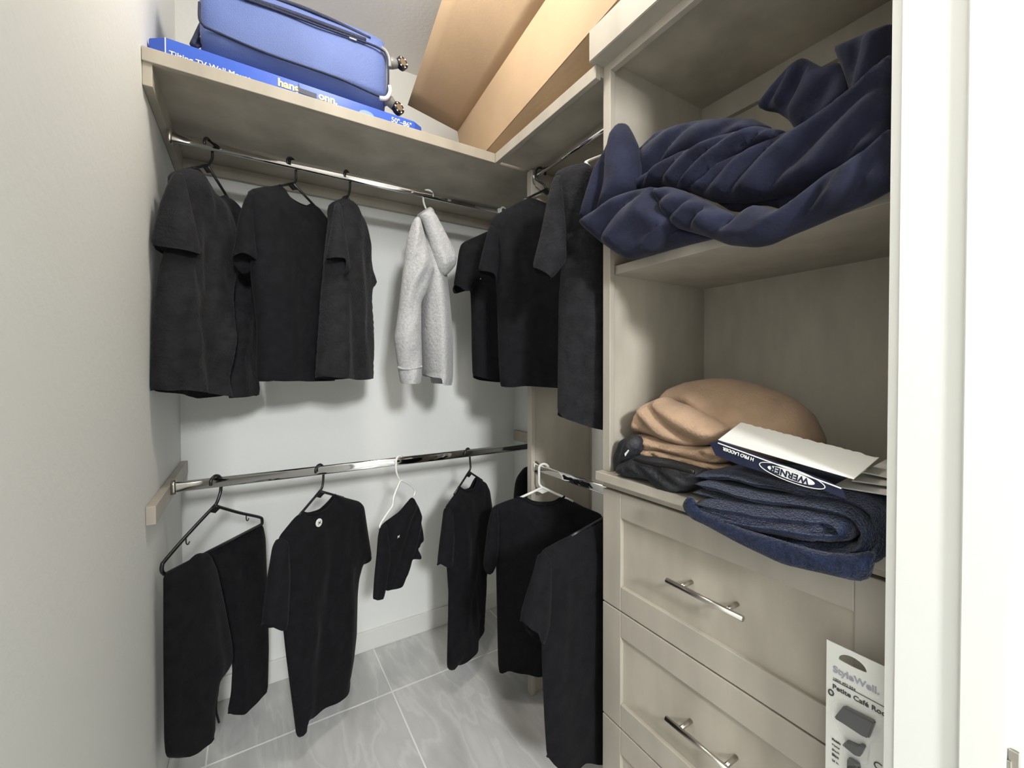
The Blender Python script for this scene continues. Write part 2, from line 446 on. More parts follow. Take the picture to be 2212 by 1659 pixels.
oval_rod('closet_rod', 'lower chrome closet rod between the divider panel and the drawers', (XRL, -.632, ZRL), (XRL, YC, ZRL), .032)

# ================================================================== TOWER
YE = YF + .002
ZCT = 1.028
dc = thing('drawer_cabinet', 'greige wood drawer cabinet with recessed panel fronts and bar pulls', 'cabinet', (XC + .2, (YC + YE) / 2, 0))
obj('side_panel', box(XC + .021, W - .002, YC - .019, YC, 0, .985, .001), 'wood', dc)
obj('side_panel', box(XC + .021, W - .002, YE, YE + .019, 0, .985, .001), 'wood', dc)
obj('back_panel', box(W - .012, W - .002, YE + .019, YC - .019, 0, .985), 'wood', dc)
obj('top_rail', box(XC + .004, XC + .021, YE, YC, .984, 1.006), 'woodedge', dc)
obj('kick_board', box(XC + .05, XC + .066, YE + .019, YC - .019, 0, .045), 'wood', dc)
def drawer(z0, z1, handle_z):
    y0, y1 = YE + .004, YC - .001
    st = .067; rx = XC + .0205
    bm = box(XC + .010, rx, y0 + st * .6, y1 - st + .004, z0 + .05, z1 - .05)
    d = obj('drawer', bm, 'wood', dc)                      # recessed centre panel carries the frame
    obj('stile', box(XC, rx, y1 - st, y1, z0, z1, .002), 'woodedge', d)
    obj('stile', box(XC, rx, y0, y0 + st * .9, z0, z1, .002), 'woodedge', d)
    obj('rail', box(XC, rx, y0 + st * .9, y1 - st, z1 - .066, z1, .002), 'woodedge', d)
    obj('rail', box(XC, rx, y0 + st * .9, y1 - st, z0, z0 + .064, .002), 'woodedge', d)
    yc = -1.484; hx = XC - .031
    bm = tube([(hx, yc + .087, handle_z), (hx, yc - .087, handle_z)], .0058, 14)
    for s in (-1, 1): tube([(hx, yc + s * .052, handle_z), (XC + .0101, yc + s * .052, handle_z)], .005, 12, bm)
    h = obj('bar_pull', bm, 'nickel', d, True); h['label'] = 'brushed nickel bar pull'
drawer(.668, .979, .830); drawer(.355, .664, .515); drawer(.045, .351, .2)
ct = tag(obj('countertop', box(1.028, W - .002, YE, YC + .003, 1.004, ZCT, .002), 'woodedge', base=(1.25, -1.47, 1.004)),
         'greige wood ledge on top of the drawers holding folded fabrics', 'countertop')
hu = thing('shelf_tower', 'open greige wood shelf tower with crown standing on the drawer ledge', 'cabinet', (XC + .2, (YC + YE) / 2, ZCT))
ZTOP = 2.105
obj('side_panel', box(XC + .018, W - .002, YC - .019, YC, ZCT, 2.16, .001), 'wood', hu)
obj('side_panel', box(XC + .018, W - .002, YE, YE + .019, ZCT, 2.16, .001), 'wood', hu)
obj('back_panel', box(W - .010, W - .002, YE + .019, YC - .019, ZCT, 2.135), 'wood', hu)
obj('top_panel', box(XC + .018, W - .010, YE + .019, YC - .019, 2.135, 2.155), 'wood', hu)
obj('stile', box(XC, XC + .018, YC - .027, YC, ZCT, 2.16, .0015), 'woodedge', hu)
obj('stile', box(XC, XC + .018, YE, YE + .020, ZCT, 2.16, .0015), 'woodedge', hu)
obj('top_rail', box(XC, XC + .018, YE + .027, YC - .027, ZTOP, 2.16, .0015), 'woodedge', hu)
obj('crown', prism([Vector((x, YC + .008, z)) for x, z in ((XC + .018, 2.125), (XC - .045, 2.128), (XC - .045, 2.212), (XC + .018, 2.212))], (0, YE - YC - .008, 0), bev=.002), 'woodedge', hu)
obj('nailer', box(W - .028, W - .010, YE + .019, YC - .019, 2.068, 2.135, .001), 'woodedge', hu)
ZM0, ZM1 = 1.5637, 1.587
obj('shelf_board', box(XC + .022, W - .010, YE + .019, YC - .019, ZM0, ZM1, .001), 'woodedge', hu)
# ================================================================== HANGERS AND GARMENTS
def hanger(hook, ang, color, label, rodz, rodt=.030, w=.40, neck=.075, drop=.095, r=.0043, bar=True, web=True, notches=False, group=None, flip=1, tilt=0., px=None, ext=.05):
    """hook: point on the rod axis; ang: direction of the arms in the floor plane."""
    e = Vector((cos(radians(ang)), sin(radians(ang)), 0)); Z = Vector((0, 0, 1))
    c = Vector((hook[0], hook[1], rodz))
    top = c + Z * (rodt / 2 + r)
    bz = -neck - drop
    th = thing('clothes_hanger', label, 'hanger', tuple(c + Z * bz), group)
    R = .019
    n_ = Vector((e.y, -e.x, 0))
    if px:
        nk = on_plane(*px['n'], c, n_); neck = c.z - nk.z; sx = (nk - c).dot(e)
    else: nk = c - Z * neck; sx = 0
    arc = [c + e * flip * (R * cos(a)) + Z * (rodt / 2 + r - R + R * sin(a)) for a in [radians(x) for x in range(-20, 181, 20)]]
    stem = [c - e * flip * R + Z * (-.03), nk - e * flip * R * .7 + Z * .016, nk - e * flip * R * .3 + Z * .004, nk]
    obj('hook', tube(spline(arc + stem, 3), r * .95, 8), color, th, True)
    def pt(s, z): return c + e * (s + sx) + Z * (z + tilt * s)
    if px:
        ends = []
        for key in ('L', 'R'):
            if key not in px: continue
            pts = [nk] + [on_plane(*q, c, n_) for q in px[key]]
            if ext: pts.append(pts[-1] + (pts[-1] - pts[-2]).normalized() * ext)
            ends.append(pts[-1]); obj('arm', tube(spline(pts, 5) if len(pts) > 3 else pts, r, 8), color, th, True)
        if bar and len(ends) == 2: obj('cross_bar', tube(ends, r, 8), color, th, True)
    for s in () if px else (-1, 1):
        pts = [pt(0, -neck), pt(s * w * .25, -neck - drop * .42), pt(s * w * .46, -neck - drop * .80), pt(s * w * .495, -neck - drop * .93), pt(s * w * .495, -neck - drop * 1.08), pt(s * w * .46, -neck - drop * 1.15)]
        obj('arm', tube(spline(pts, 5), r, 8), color, th, True)
    if bar and not px: obj('cross_bar', tube([pt(-w * .46, -neck - drop * 1.15), pt(w * .46, -neck - drop * 1.15)], r, 8), color, th, True)
    if web:
        n = e.cross(Z)
        q = [pt(-.030, -neck - .013), pt(0, -neck + .005), pt(.030, -neck - .013), pt(.014, -neck - .017), pt(0, -neck - .024), pt(-.014, -neck - .017)]
        obj('gusset', prism([p - n * .002 for p in q], n * .004), color, th)
    if notches:
        for s in (-1, 1):
            b = on_plane(*((402, 1160) if s < 0 else (532, 1111)), c, n_)
            obj('strap_hook', tube(spline([b, b - Z * .018, b - Z * .024 + e * .006, b - Z * .017 + e * .011], 4), .0018, 6), color, th, True)
    return th

def garment(name, label, cat, P, ang, m, pieces, group=None, extra=None):
    """pieces: (part name, outline pixels, keyword dict)"""
    zs = [on_plane(q[0], q[1], Vector(P), Vector((sin(radians(ang)), -cos(radians(ang)), 0))).z for q in pieces[0][1]]
    th = thing(name, label, cat, (P[0], P[1], min(zs)), group)
    for k, (pn_, poly, kw) in enumerate(pieces):
        kw = dict(kw); mm = kw.pop('m', m); a = kw.pop('ang', ang); PP = kw.pop('P', P)
        obj(pn_, cloth(poly, Vector(PP), a, seed=sum(map(ord, label)) % 23 + k, **kw), mm, th, 'keep')
    return th
def neckband(th, pts_px, P, ang, T, m, r=.0045, shift=0.):
    n = Vector((sin(radians(ang)), -cos(radians(ang)), 0))
    if n.dot(CAM - Vector(P)) < 0: n = -n
    pts = spline([on_plane(q[0], q[1], Vector(P), n) for q in pts_px], 5); N = len(pts)
    f = [p + n * (T * sin(pi * i / (N - 1)) ** .5 if 0 < i < N - 1 else p * 0) for i, p in enumerate(pts)]
    b = [p - n * (T * .9 * sin(pi * i / (N - 1)) ** .5 if 0 < i < N - 1 else p * 0) for i, p in enumerate(pts)]
    obj('neckband', tube(f + b[::-1][1:-1], r, 6, closed=True), m, th, True)
def rodpt_back(px, py, y, z): 
    p = at(px, py, 'y', y); return Vector((p.x, y, z))
def rodpt_right(px, py, x, z):
    p = at(px, py, 'x', x); return Vector((x, p.y, z))
G1 = None
# ---- upper back rod
P1 = rodpt_back(450, 310, YU, ZU)
hanger(P1, 62, 'blackpl', 'black plastic hanger in the washed black tee beside the left wall', ZU, w=.31, flip=-1 , px=dict(n=(448,357), L=[(415,364)], R=[(490,424)]), bar=False)
b1 = [(415,363),(424,368),(434,385),(445,407),(460,422),(475,428),(489,424),(500,440),(518,462),(530,520),(541,585),(546,600),(546,628),(541,640),(541,700),(543,856),(520,853),(498,857),(467,861),(430,851),(395,848),(365,842),(336,845),(338,790),(342,700),(348,620),(360,560),(378,500),(385,440),(376,400),(374,372),(392,364)]
s1 = [(376,370),(362,395),(345,440),(330,500),(326,531),(345,541),(370,551),(398,574),(420,560),(437,552),(430,520),(422,480),(410,430),(402,392),(394,370)]
t = garment('t_shirt', 'washed black crew neck tee hanging beside the left wall, wrinkled', 'shirt', P1, 62, 'charfab',
    [('body', b1, dict(T=.055, D=.09, neck=((0, 6),), openr=((15, 22),), folds=hang_folds(.013, 38, 1.4, .010))),
     ('sleeve', s1[:5] + [(350,537),(383,545),(437,552)] + s1[10:], dict(ang=12, P=P1 + Vector((0, -.10, 0)), T=.03, D=.05, shift=.045, openr=((4, 7),), folds=hang_folds(.012, 45, 1.2, .007))),
     ('sleeve', [(328,525),(350,528),(383,535),(436,545),(437,553),(420,560),(398,577),(372,560),(345,545),(327,533)], dict(ang=12, P=P1 + Vector((0, -.06, 0)), T=.004, D=.02))])
neckband(t, b1[0:7], P1, 62, .011, 'charfab')
P2 = rodpt_back(630, 352, YU, ZU)
hanger(P2, 42, 'blackpl', 'black plastic hanger in the smooth tee, second along the upper rod', ZU, w=.31, flip=-1, px=dict(n=(633,396), L=[(604,402)], R=[(677,442)]), bar=False)
b2 = [(604,401),(612,418),(625,432),(645,443),(663,447),(675,441),(690,460),(716,490),(722,540),(726,600),(718,640),(718,700),(716,822),(640,824),(575,821),(560,827),(560,700),(553,640),(548,600),(545,520),(538,450),(540,409),(570,403)]
s2 = [(541,408),(528,430),(515,470),(507,520),(497,561),(504,572),(520,590),(530,597),(545,582),(558,566),(553,530),(549,490),(548,450),(556,412)]
t = garment('t_shirt', 'smooth black crew neck tee, second along the upper back rod', 'shirt', P2, 42, 'blackfab',
    [('body', b2, dict(T=.055, D=.09, neck=((0, 5),), openr=((12, 15),), folds=hang_folds(.006, 30, .8, .002))),
     ('sleeve', s2[:4] + [(499,560),(515,547),(530,552),(558,566)] + s2[10:], dict(ang=8, P=P2 + Vector((-.05, -.05, 0)), T=.028, D=.05, shift=.05, openr=((4, 7),), folds=hang_folds(.006, 40, .8, .002))),
     ('sleeve', [(500,550),(515,538),(530,543),(556,556),(558,567),(545,582),(530,597),(515,585),(498,562)], dict(ang=8, P=P2 + Vector((-.05, -.06, 0)), T=.004, D=.02))])
neckband(t, b2[0:6], P2, 42, .011, 'blackfab')
P3 = rodpt_back(750, 378, YU, ZU)
hanger(P3, 50, 'blackpl', 'black plastic hanger in the narrow edge-on tee on the upper rod', ZU, w=.31, flip=-1, px=dict(n=(750,424), L=[(742,429)], R=[(769,472)]), bar=False, ext=.03)
b3 = [(742,427),(750,442),(758,458),(766,470),(773,490),(782,530),(786,580),(795,622),(786,628),(785,640),(790,700),(789,817),(745,821),(698,815),(702,740),(708,640),(712,600),(715,560),(725,470),(724,436)]
s3 = [(723,437),(717,480),(706,540),(701,561),(712,577),(740,601),(758,584),(754,550),(746,500),(738,450),(733,434)]
t = garment('t_shirt', 'black tee seen nearly edge-on beside the grey hoodie', 'shirt', P3, 50, 'charfab',
    [('body', b3, dict(T=.06, D=.05, neck=((0, 4),), openr=((11, 13),), folds=hang_folds(.007, 40, .8, .003))),
     ('sleeve', [(723,437),(717,480),(706,540),(702,562),(710,559),(728,560),(744,560),(742,585),(741,600),(758,584),(754,550),(746,500),(738,450),(733,434)], dict(ang=5, P=P3 + Vector((-.03, -.05, 0)), T=.026, D=.035, shift=.06, openr=((3, 8),), folds=hang_folds(.005, 40, .8, .003))),
     ('sleeve', [(703,555),(712,550),(744,552),(744,598),(738,599),(718,584),(702,565)], dict(ang=5, P=P3 + Vector((-.03, -.065, 0)), T=.004, D=.015))])
neckband(t, b3[0:4], P3, 50, .011, 'charfab', .004)
# hoodie, turned so its sleeve side faces the room
P4 = rodpt_back(925, 420, YU, ZU)
hanger(P4, -12, 'whitepl', 'white plastic hanger inside the grey hoodie', ZU, w=.36, neck=.11, web=False, px=dict(n=(928,462), L=[(921,472)], R=[(934,474)]), bar=False, ext=.01)
hb = [(897,470),(915,458),(923,455),(935,462),(950,520),(963,597),(970,660),(976,732),(976,807),(974,831),(942,830),(941,815),(923,814),(912,808),(905,740),(900,640),(896,560)]
hs = [(898,468),(890,482),(879,515),(870,585),(862,656),(859,680),(851,732),(859,793),(865,829),(910,828),(912,788),(910,720),(910,654),(925,625),(939,583),(930,557),(918,510),(908,472)]
hh = [(905,466),(923,454),(940,462),(955,490),(973,525),(987,555),(985,572),(972,588),(960,598),(944,588),(935,558),(925,520),(914,485)]
garment('hoodie', 'heather grey hooded sweatshirt hanging on the upper back rod', 'hoodie', P4, -12, 'greyfab',
    [('body', hb, dict(T=.15, D=.075, h=.011, openr=((9, 13),), folds=hang_folds(.006, 60, 1., .004))),
     ('sleeve', hs, dict(T=.05, D=.05, h=.010, shift=.125, openr=((8, 9),), folds=dir_folds(62, .006, 75, .003, 1.0, False))),
     ('hood', hh, dict(T=.045, D=.04, h=.010, shift=.125, folds=dir_folds(-55, .006, 60, .003, 1., False)))])
hd = bpy.data.objects['hoodie']; nh = Vector((sin(radians(-12)), -cos(radians(-12)), 0))
for pts_ in ([(859, 793), (872, 797), (890, 797), (912, 791)],):
    obj('cuff_seam', tube(spline([on_plane(*q, P4 + nh * .168, nh) for q in pts_], 5), .004, 6), 'greyfab', hd, True)
# tee at the far end of the upper back rod
P5 = rodpt_back(1088, 455, YU, ZU)
hanger(P5, 20, 'whitepl', 'white plastic hanger at the far right end of the upper back rod', ZU, w=.31, web=False)
b5 = [(1070,494),(1050,501),(999,524),(994,540),(988,580),(982,616),(993,633),(1019,625),(1021,680),(1022,760),(1024,813),(1050,822),(1085,826),(1128,826),(1128,520),(1100,497)]
t = garment('t_shirt', 'black tee with white sleeve lettering hanging in the far corner', 'shirt', P5, 12, 'blackfab',
    [('body', b5, dict(T=.045, D=.06, openr=((5, 7), (10, 13)), folds=hang_folds(.007, 35)))])
n5 = Vector((sin(radians(12)), -cos(radians(12)), 0))
o5 = on_plane(1037, 604, P5 + n5 * .045, n5); u5 = (on_plane(1047, 520, P5 + n5 * .045, n5) - o5).normalized()
text('sleeve_lettering', '. A & R LS', .024, 'white', t, o5 + n5 * .004, u5, n5.cross(u5), .0006, bold=.0004)
# ---- upper right rod
P6 = rodpt_right(1168, 366, XRU, ZRU)
hanger(P6, -14, 'blackpl', 'black hanger on the upper right rod next to the divider panel', ZRU, .022, w=.31, neck=.085, px=dict(n=(1181,408), L=[(1140,428)], R=[(1222,430)]), bar=False, ext=.03)
b6 = [(1142,427),(1123,435),(1095,450),(1067,467),(1056,484),(1062,540),(1070,600),(1073,632),(1077,776),(1081,836),(1100,836),(1126,833),(1160,835),(1206,838),(1245,838),(1245,480),(1205,452),(1177,440),(1160,433)]
s6 = [(1058,482),(1046,527),(1032,586),(1050,590),(1064,593),(1072,612),(1078,560),(1076,500)]
t = garment('t_shirt', 'plain black tee on the upper right rod in front of the divider panel', 'shirt', P6, -14, 'blackfab',
    [('body', b6, dict(T=.05, D=.08, openr=((9, 14),), folds=hang_folds(.009, 32))),
     ('sleeve', s6, dict(T=.03, D=.035, shift=.04, openr=((2, 5),), folds=hang_folds(.004, 40)))])
P7 = Vector((XRU, -1.10, ZRU))
hanger(P7, -22, 'whitepl', 'white hanger on the upper right rod against the shelf tower', ZRU, .022, w=.36, neck=.07, web=False, px=dict(n=(1335,322), L=[(1300,336),(1268,349),(1267,353),(1274,361)]), bar=False, ext=0)
b7 = [(1205,368),(1235,358),(1262,353),(1275,362),(1290,378),(1312,395),(1318,500),(1320,700),(1322,928),(1305,927),(1271,921),(1240,911),(1208,900),(1204,889),(1205,788),(1207,640),(1212,580),(1212,480),(1200,400),(1196,381)]
s7 = [(1196,379),(1184,421),(1168,503),(1149,579),(1170,590),(1191,604),(1208,584),(1224,562),(1223,500),(1217,430),(1212,380)]
garment('t_shirt', 'long charcoal tee hanging against the shelf tower on the upper rod', 'shirt', P7, -22, 'charfab',
    [('body', b7, dict(T=.045, D=.07, openr=((8, 13),), folds=hang_folds(.012, 26, 1.0, .003, .25))),
     ('sleeve', s7, dict(T=.032, D=.045, shift=.045, openr=((3, 5),), folds=hang_folds(.007, 50)))])
# ---- lower back rod
Q1 = rodpt_back(466, 1040, YL, ZL)
hanger(Q1, 50, 'blackpl', 'black tubular hanger holding the black trousers on the lower rod', ZL, .032, w=.40, neck=.085, drop=.115, r=.005, notches=True, flip=-1, px=dict(n=(464,1092), L=[(405,1155),(357,1210),(350,1222),(350,1234),(356,1241)], R=[(515,1107),(560,1117),(566,1123),(566,1132)]), ext=0)
pr_ = [(440,1197),(462,1184),(515,1157),(566,1131),(572,1160),(577,1300),(579,1400),(577,1490),(557,1507),(530,1530),(513,1543),(492,1543),(500,1500),(503,1450),(500,1400),(485,1310),(462,1240)]
pl_ = [(354,1241),(411,1210),(424,1195),(452,1194),(468,1230),(485,1310),(500,1390),(502,1427),(490,1450),(472,1472),(470,1500),(464,1518),(463,1582),(455,1598),(425,1622),(394,1638),(359,1637),(356,1600),(354,1400)]
t = garment('trousers', 'black jogger trousers folded over the hanger beside the left wall', 'trousers', Q1, 50, 'blackfab',
    [('leg', pl_, dict(T=.022, D=.07, shift=.025, openr=((12, 15),), folds=hang_folds(.010, 42, 1.2, .003, .1))),
     ('leg', pr_, dict(T=.02, D=.07, shift=-.02, openr=((7, 11),), folds=hang_folds(.008, 40, 1.2, .003, .2)))])
nq = Vector((sin(radians(50)), -cos(radians(50)), 0))
obj('drawstring', tube(spline([on_plane(a, b, Q1 + nq * .02, nq) for a, b in ((469, 1470), (468, 1505), (467, 1535), (473, 1561))], 5), .003, 6), 'blackfab', t, True)
Q2 = rodpt_back(690, 1012, YL, ZL)
hanger(Q2, 42, 'blackpl', 'black hanger in the tee with the white round logo', ZL, .032, w=.31, neck=.075, flip=-1, px=dict(n=(691,1061), L=[(651,1108)], R=[(724,1070)]), bar=False)
b8 = [(651,1107),(665,1110),(680,1108),(697,1101),(715,1083),(724,1069),(750,1076),(776,1083),(784,1093),(791,1140),(800,1199),(792,1210),(781,1220),(773,1250),(770,1280),(768,1366),(762,1420),(754,1466),(740,1490),(715,1512),(687,1529),(662,1557),(660,1582),(651,1593),(642,1593),(639,1568),(629,1490),(620,1420),(613,1355),(606,1280),(600,1220),(604,1160),(639,1117)]
s8 = [(606,1158),(594,1182),(583,1250),(578,1290),(570,1349),(582,1356),(597,1361),(613,1355),(618,1300),(620,1230),(618,1170)]
t8 = garment('t_shirt', 'black tee with a small white round logo below the neck', 'shirt', Q2, 42, 'blackfab',
    [('body', b8, dict(T=.032, D=.10, neck=((0, 5),), openr=((10, 12), (17, 21)), folds=hang_folds(.011, 34, 1.0, .003))),
     ('sleeve', s8, dict(T=.032, D=.035, shift=.045, openr=((4, 7),), folds=hang_folds(.005, 60)))])
neckband(t8, b8[0:6], Q2, 42, .011, 'blackfab')
n8 = Vector((sin(radians(42)), -cos(radians(42)), 0)); e8 = Vector((cos(radians(42)), sin(radians(42)), 0)); Z = Vector((0, 0, 1))
c8 = on_plane(689, 1129, Q2 + n8 * .052, n8)
t8s = obj('logo_patch', disc(c8, n8, .0135, .003, seg=28), 'white', t8)
def arc_logo(th, c, e, n, r, m):
    up_ = Vector((0, 0, 1)); bm = bmesh.new()
    for s in (1, -1):
        pts = [c + e * (cos(a) * r) + up_ * (s * (r * .95 - sin(a) * r * .75)) for a in [pi * k / 10 for k in range(11)]]
        tube([p + n * .0022 for p in pts], [r * (.10 + .14 * sin(pi * k / 10)) for k in range(11)], 6, bm)
    obj('emblem', bm, m, th, True)
arc_logo(t8, c8, e8, n8, .0055, 'blackprint')
Q3 = rodpt_back(863, 995, YL, ZL)
hanger(Q3, 30, 'whitepl', 'white wavy hanger holding the black shorts', ZL, .032, w=.40, neck=.085, drop=.12, web=False, px=dict(n=(865,1037), L=[(851,1072),(848,1092),(838,1107),(822,1132),(821,1141),(828,1143)], R=[(884,1046),(896,1058),(894,1072)]), bar=False, ext=0)
b9 = [(820,1142),(832,1128),(864,1105),(891,1073),(903,1095),(910,1115),(907,1125),(912,1148),(913,1168),(905,1177),(896,1183),(899,1205),(880,1207),(877,1234),(865,1244),(864,1262),(829,1276),(826,1240),(824,1190)]
b9b = [(822,1141),(834,1130),(842,1200),(834,1260),(827,1291),(807,1296),(810,1249),(815,1200),(818,1160)]
t9 = garment('shorts', 'black shorts with layered hems on the white hanger', 'shorts', Q3, 30, 'blackfab',
    [('body', b9, dict(T=.022, D=.04, h=.009, openr=((9, 16),), folds=dir_folds(60, .006, 90, .003, 1., False))),
     ('leg', b9b, dict(T=.014, D=.015, h=.008, shift=.03, openr=((4, 5),)))])
n9 = Vector((sin(radians(30)), -cos(radians(30)), 0)); e9 = Vector((cos(radians(30)), sin(radians(30)), 0))
arc_logo(t9, on_plane(860, 1159, Q3 + n9 * .034, n9), e9, n9, .005, 'white')
Q4 = rodpt_back(1010, 978, YL, ZL)
hanger(Q4, 33, 'blackpl', 'black hanger in the tee between the shorts and the right rod', ZL, .032, w=.31, neck=.07, flip=-1, px=dict(n=(1013,1019), L=[(991,1053)], R=[(1033,1032)]), bar=False, ext=.04)
b10 = [(991,1052),(998,1058),(1010,1059),(1020,1054),(1027,1039),(1031,1031),(1048,1042),(1055,1057),(1060,1092),(1062,1150),(1058,1210),(1048,1240),(1048,1260),(1043,1347),(1026,1385),(1008,1412),(993,1430),(985,1438),(978,1449),(968,1446),(968,1421),(970,1340),(971,1283),(967,1224),(968,1160),(964,1095),(988,1062)]
s10 = [(965,1092),(958,1150),(955,1173),(950,1219),(956,1226),(972,1215),(975,1160),(972,1100)]
t10 = garment('t_shirt', 'black tee hanging alone between the shorts and the white hanger', 'shirt', Q4, 33, 'blackfab',
    [('body', b10, dict(T=.032, D=.10, h=.012, neck=((0, 5),), openr=((13, 17),), folds=hang_folds(.009, 34))),
     ('sleeve', s10, dict(T=.028, D=.03, shift=.04, openr=((3, 5),)))])
neckband(t10, b10[0:6], Q4, 33, .011, 'blackfab')
# garment at the end of the lower back rod, behind the divider panel
Q5 = Vector((1.345, YL, ZL))
b11 = [(1114,1075),(1117,1045),(1122,1028),(1137,1008),(1165,1002),(1185,1010),(1185,1200),(1175,1330),(1130,1330),(1112,1180)]
garment('t_shirt', 'black garment half hidden behind the tall divider panel', 'shirt', Q5, 20, 'blackfab', [('body', b11, dict(T=.04, D=.06, h=.018, openr=((7, 8),), folds=hang_folds(.006, 30)))])
hanger(Q5, 20, 'blackpl', 'black hanger behind the tall divider panel', ZL, .032, w=.12, neck=.07)
# ---- lower right rod
R1 = rodpt_right(1175, 1012, XRL, ZRL)
hanger(R1, -36, 'whitepl', 'white plastic hanger on the lower right rod', ZRL, .032, w=.40, neck=.075, drop=.085, r=.005, flip=1, px=dict(n=(1172,1053), L=[(1131,1072)], R=[(1217,1074)]), bar=False, ext=.04)
b12 = [(1117,1074),(1134,1077),(1150,1085),(1170,1088),(1195,1086),(1210,1078),(1219,1073),(1261,1095),(1299,1110),(1312,1150),(1312,1300),(1310,1460),(1240,1458),(1170,1452),(1134,1441),(1098,1438),(1093,1446),(1079,1450),(1076,1441),(1073,1305),(1072,1249),(1071,1180),(1068,1120),(1066,1093),(1090,1083)]
s12 = [(1068,1090),(1061,1102),(1053,1135),(1048,1180),(1043,1219),(1050,1228),(1061,1236),(1072,1226),(1078,1180),(1078,1120),(1075,1092)]
t12 = garment('t_shirt', 'black tee on the white hanger of the lower right rod', 'shirt', R1, -36, 'blackfab',
    [('body', b12, dict(T=.032, D=.10, neck=((0, 6),), openr=((11, 18),), folds=hang_folds(.008, 28))),
     ('sleeve', s12, dict(T=.03, D=.035, shift=.03, openr=((4, 7),)))])
neckband(t12, b12[0:7], R1, -36, .011, 'blackfab')
R2 = rodpt_right(1296, 1056, XRL, ZRL); R2.y = -1.075
hanger(R2, 8, 'blackpl', 'black hanger in the long tee beside the drawers', ZRL, .032, w=.40, neck=.07, flip=1, px=dict(n=(1320,1110), L=[(1259,1144)]), bar=False)
b13 = [(1299,1123),(1258,1145),(1215,1165),(1175,1187),(1167,1199),(1166,1250),(1169,1330),(1172,1388),(1173,1449),(1178,1560),(1183,1637),(1192,1648),(1212,1650),(1242,1654),(1250,1640),(1278,1640),(1300,1637),(1318,1637),(1318,1300),(1312,1128)]
s13 = [(1175,1187),(1166,1200),(1155,1244),(1142,1283),(1126,1344),(1134,1351),(1148,1356),(1154,1377),(1171,1389),(1182,1350),(1186,1280),(1186,1210)]
garment('t_shirt', 'long black tee hanging beside the drawer cabinet near the floor', 'shirt', R2, 8, 'blackfab',
    [('body', b13, dict(T=.032, D=.10, openr=((10, 17),), folds=hang_folds(.010, 30))),
     ('sleeve', s13, dict(T=.03, D=.04, shift=.04, openr=((4, 8),), folds=hang_folds(.005, 50)))])
# ================================================================== FABRICS ON THE TOWER
NX = Vector((-1, 0, 0))
def heap(name, label, cat, m, parts, base, h=.007):
    bm = bmesh.new()
    for k, (poly, X, T, D, fold, rot) in enumerate(parts):
        nrm = Vector((-1, 0, 0)) if rot == 0 else Vector((-cos(radians(rot)), 0, sin(radians(rot))))
        c = at(sum(q[0] for q in poly) / len(poly), sum(q[1] for q in poly) / len(poly), 'x', X)
        cloth(poly, c, None, T=T * .85, D=D * .62, h=h, folds=fold, seed=k + 3, bm=bm, normal=nrm)
    return tag(obj(name, bm, m, None, 'keep', base=base), label, cat)
A = lambda ang, amp=.010, k=70., c=.003: dir_folds(ang, amp * 1.5, k * 1.0, c, .7)
navy = [
 ([(1350,264),(1361,283),(1372,308),(1378,350),(1378,380),(1372,410),(1350,440),(1320,470),(1275,492),(1269,480),(1276,434),(1292,390),(1308,350),(1323,311),(1338,285)], 1.035, .045, .05, A(75, .010, 60), 0),
 ([(1330,434),(1350,422),(1380,412),(1420,404),(1432,440),(1448,465),(1466,489),(1440,517),(1410,546),(1361,561),(1340,550),(1307,527),(1272,497),(1270,480),(1290,462),(1312,448)], 1.020, .055, .06, A(28, .012, 45), 0),
 ([(1440,480),(1513,500),(1540,515),(1470,532),(1400,552),(1361,560),(1400,520)], 1.06, .04, .03, A(10, .006), 0),
 ([(1370,385),(1372,345),(1394,320),(1431,285),(1470,272),(1513,262),(1576,256),(1633,258),(1672,278),(1650,300),(1560,320),(1480,350),(1420,385),(1385,410)], 1.10, .045, .05, A(24, .007, 60), 0),
 ([(1352,388),(1385,390),(1420,365),(1480,330),(1560,297),(1640,274),(1700,283),(1690,308),(1630,326),(1572,358),(1545,388),(1513,408),(1481,418),(1437,402),(1418,406),(1380,418),(1365,418)], 1.065, .042, .04, A(27, .010, 75), 0),
 ([(1480,412),(1513,400),(1540,380),(1564,355),(1640,318),(1700,292),(1722,283),(1760,262),(1800,235),(1860,190),(1935,115),(1935,330),(1880,365),(1800,395),(1740,415),(1671,428),(1608,440),(1545,438)], 1.075, .05, .05, A(24, .012, 70), 0),
 ([(1535,430),(1671,415),(1770,390),(1770,415),(1730,440),(1697,455),(1660,445),(1640,444),(1613,459),(1580,457)], 1.10, .025, .03, A(12, .006), 0),
 ([(1418,409),(1450,404),(1481,413),(1523,432),(1557,450),(1587,463),(1589,480),(1580,488),(1614,456),(1636,443),(1665,450),(1693,455),(1719,437),(1760,405),(1798,375),(1877,330),(1935,275),(1935,402),(1870,438),(1798,469),(1750,490),(1703,509),(1660,529),(1630,535),(1576,530),(1532,513),(1490,501),(1463,493),(1440,462)], 1.030, .045, .042, A(30, .012, 65), 0),
 ([(1637,231),(1668,190),(1709,142),(1738,125),(1779,147),(1814,134),(1840,170),(1850,215),(1790,262),(1725,290),(1703,259),(1681,244),(1655,240)], 1.20, .03, .05, A(50, .008, 45), 0),
 ([(1804,109),(1861,82),(1935,52),(1935,240),(1870,225),(1845,225),(1828,170)], 1.15, .04, .05, A(70, .008, 50), 0),
]
heap('navy_clothes', 'crumpled navy work clothes heaped on the middle shelf of the tower', 'clothing', 'navyfab', navy, (1.2, -1.48, ZM1))
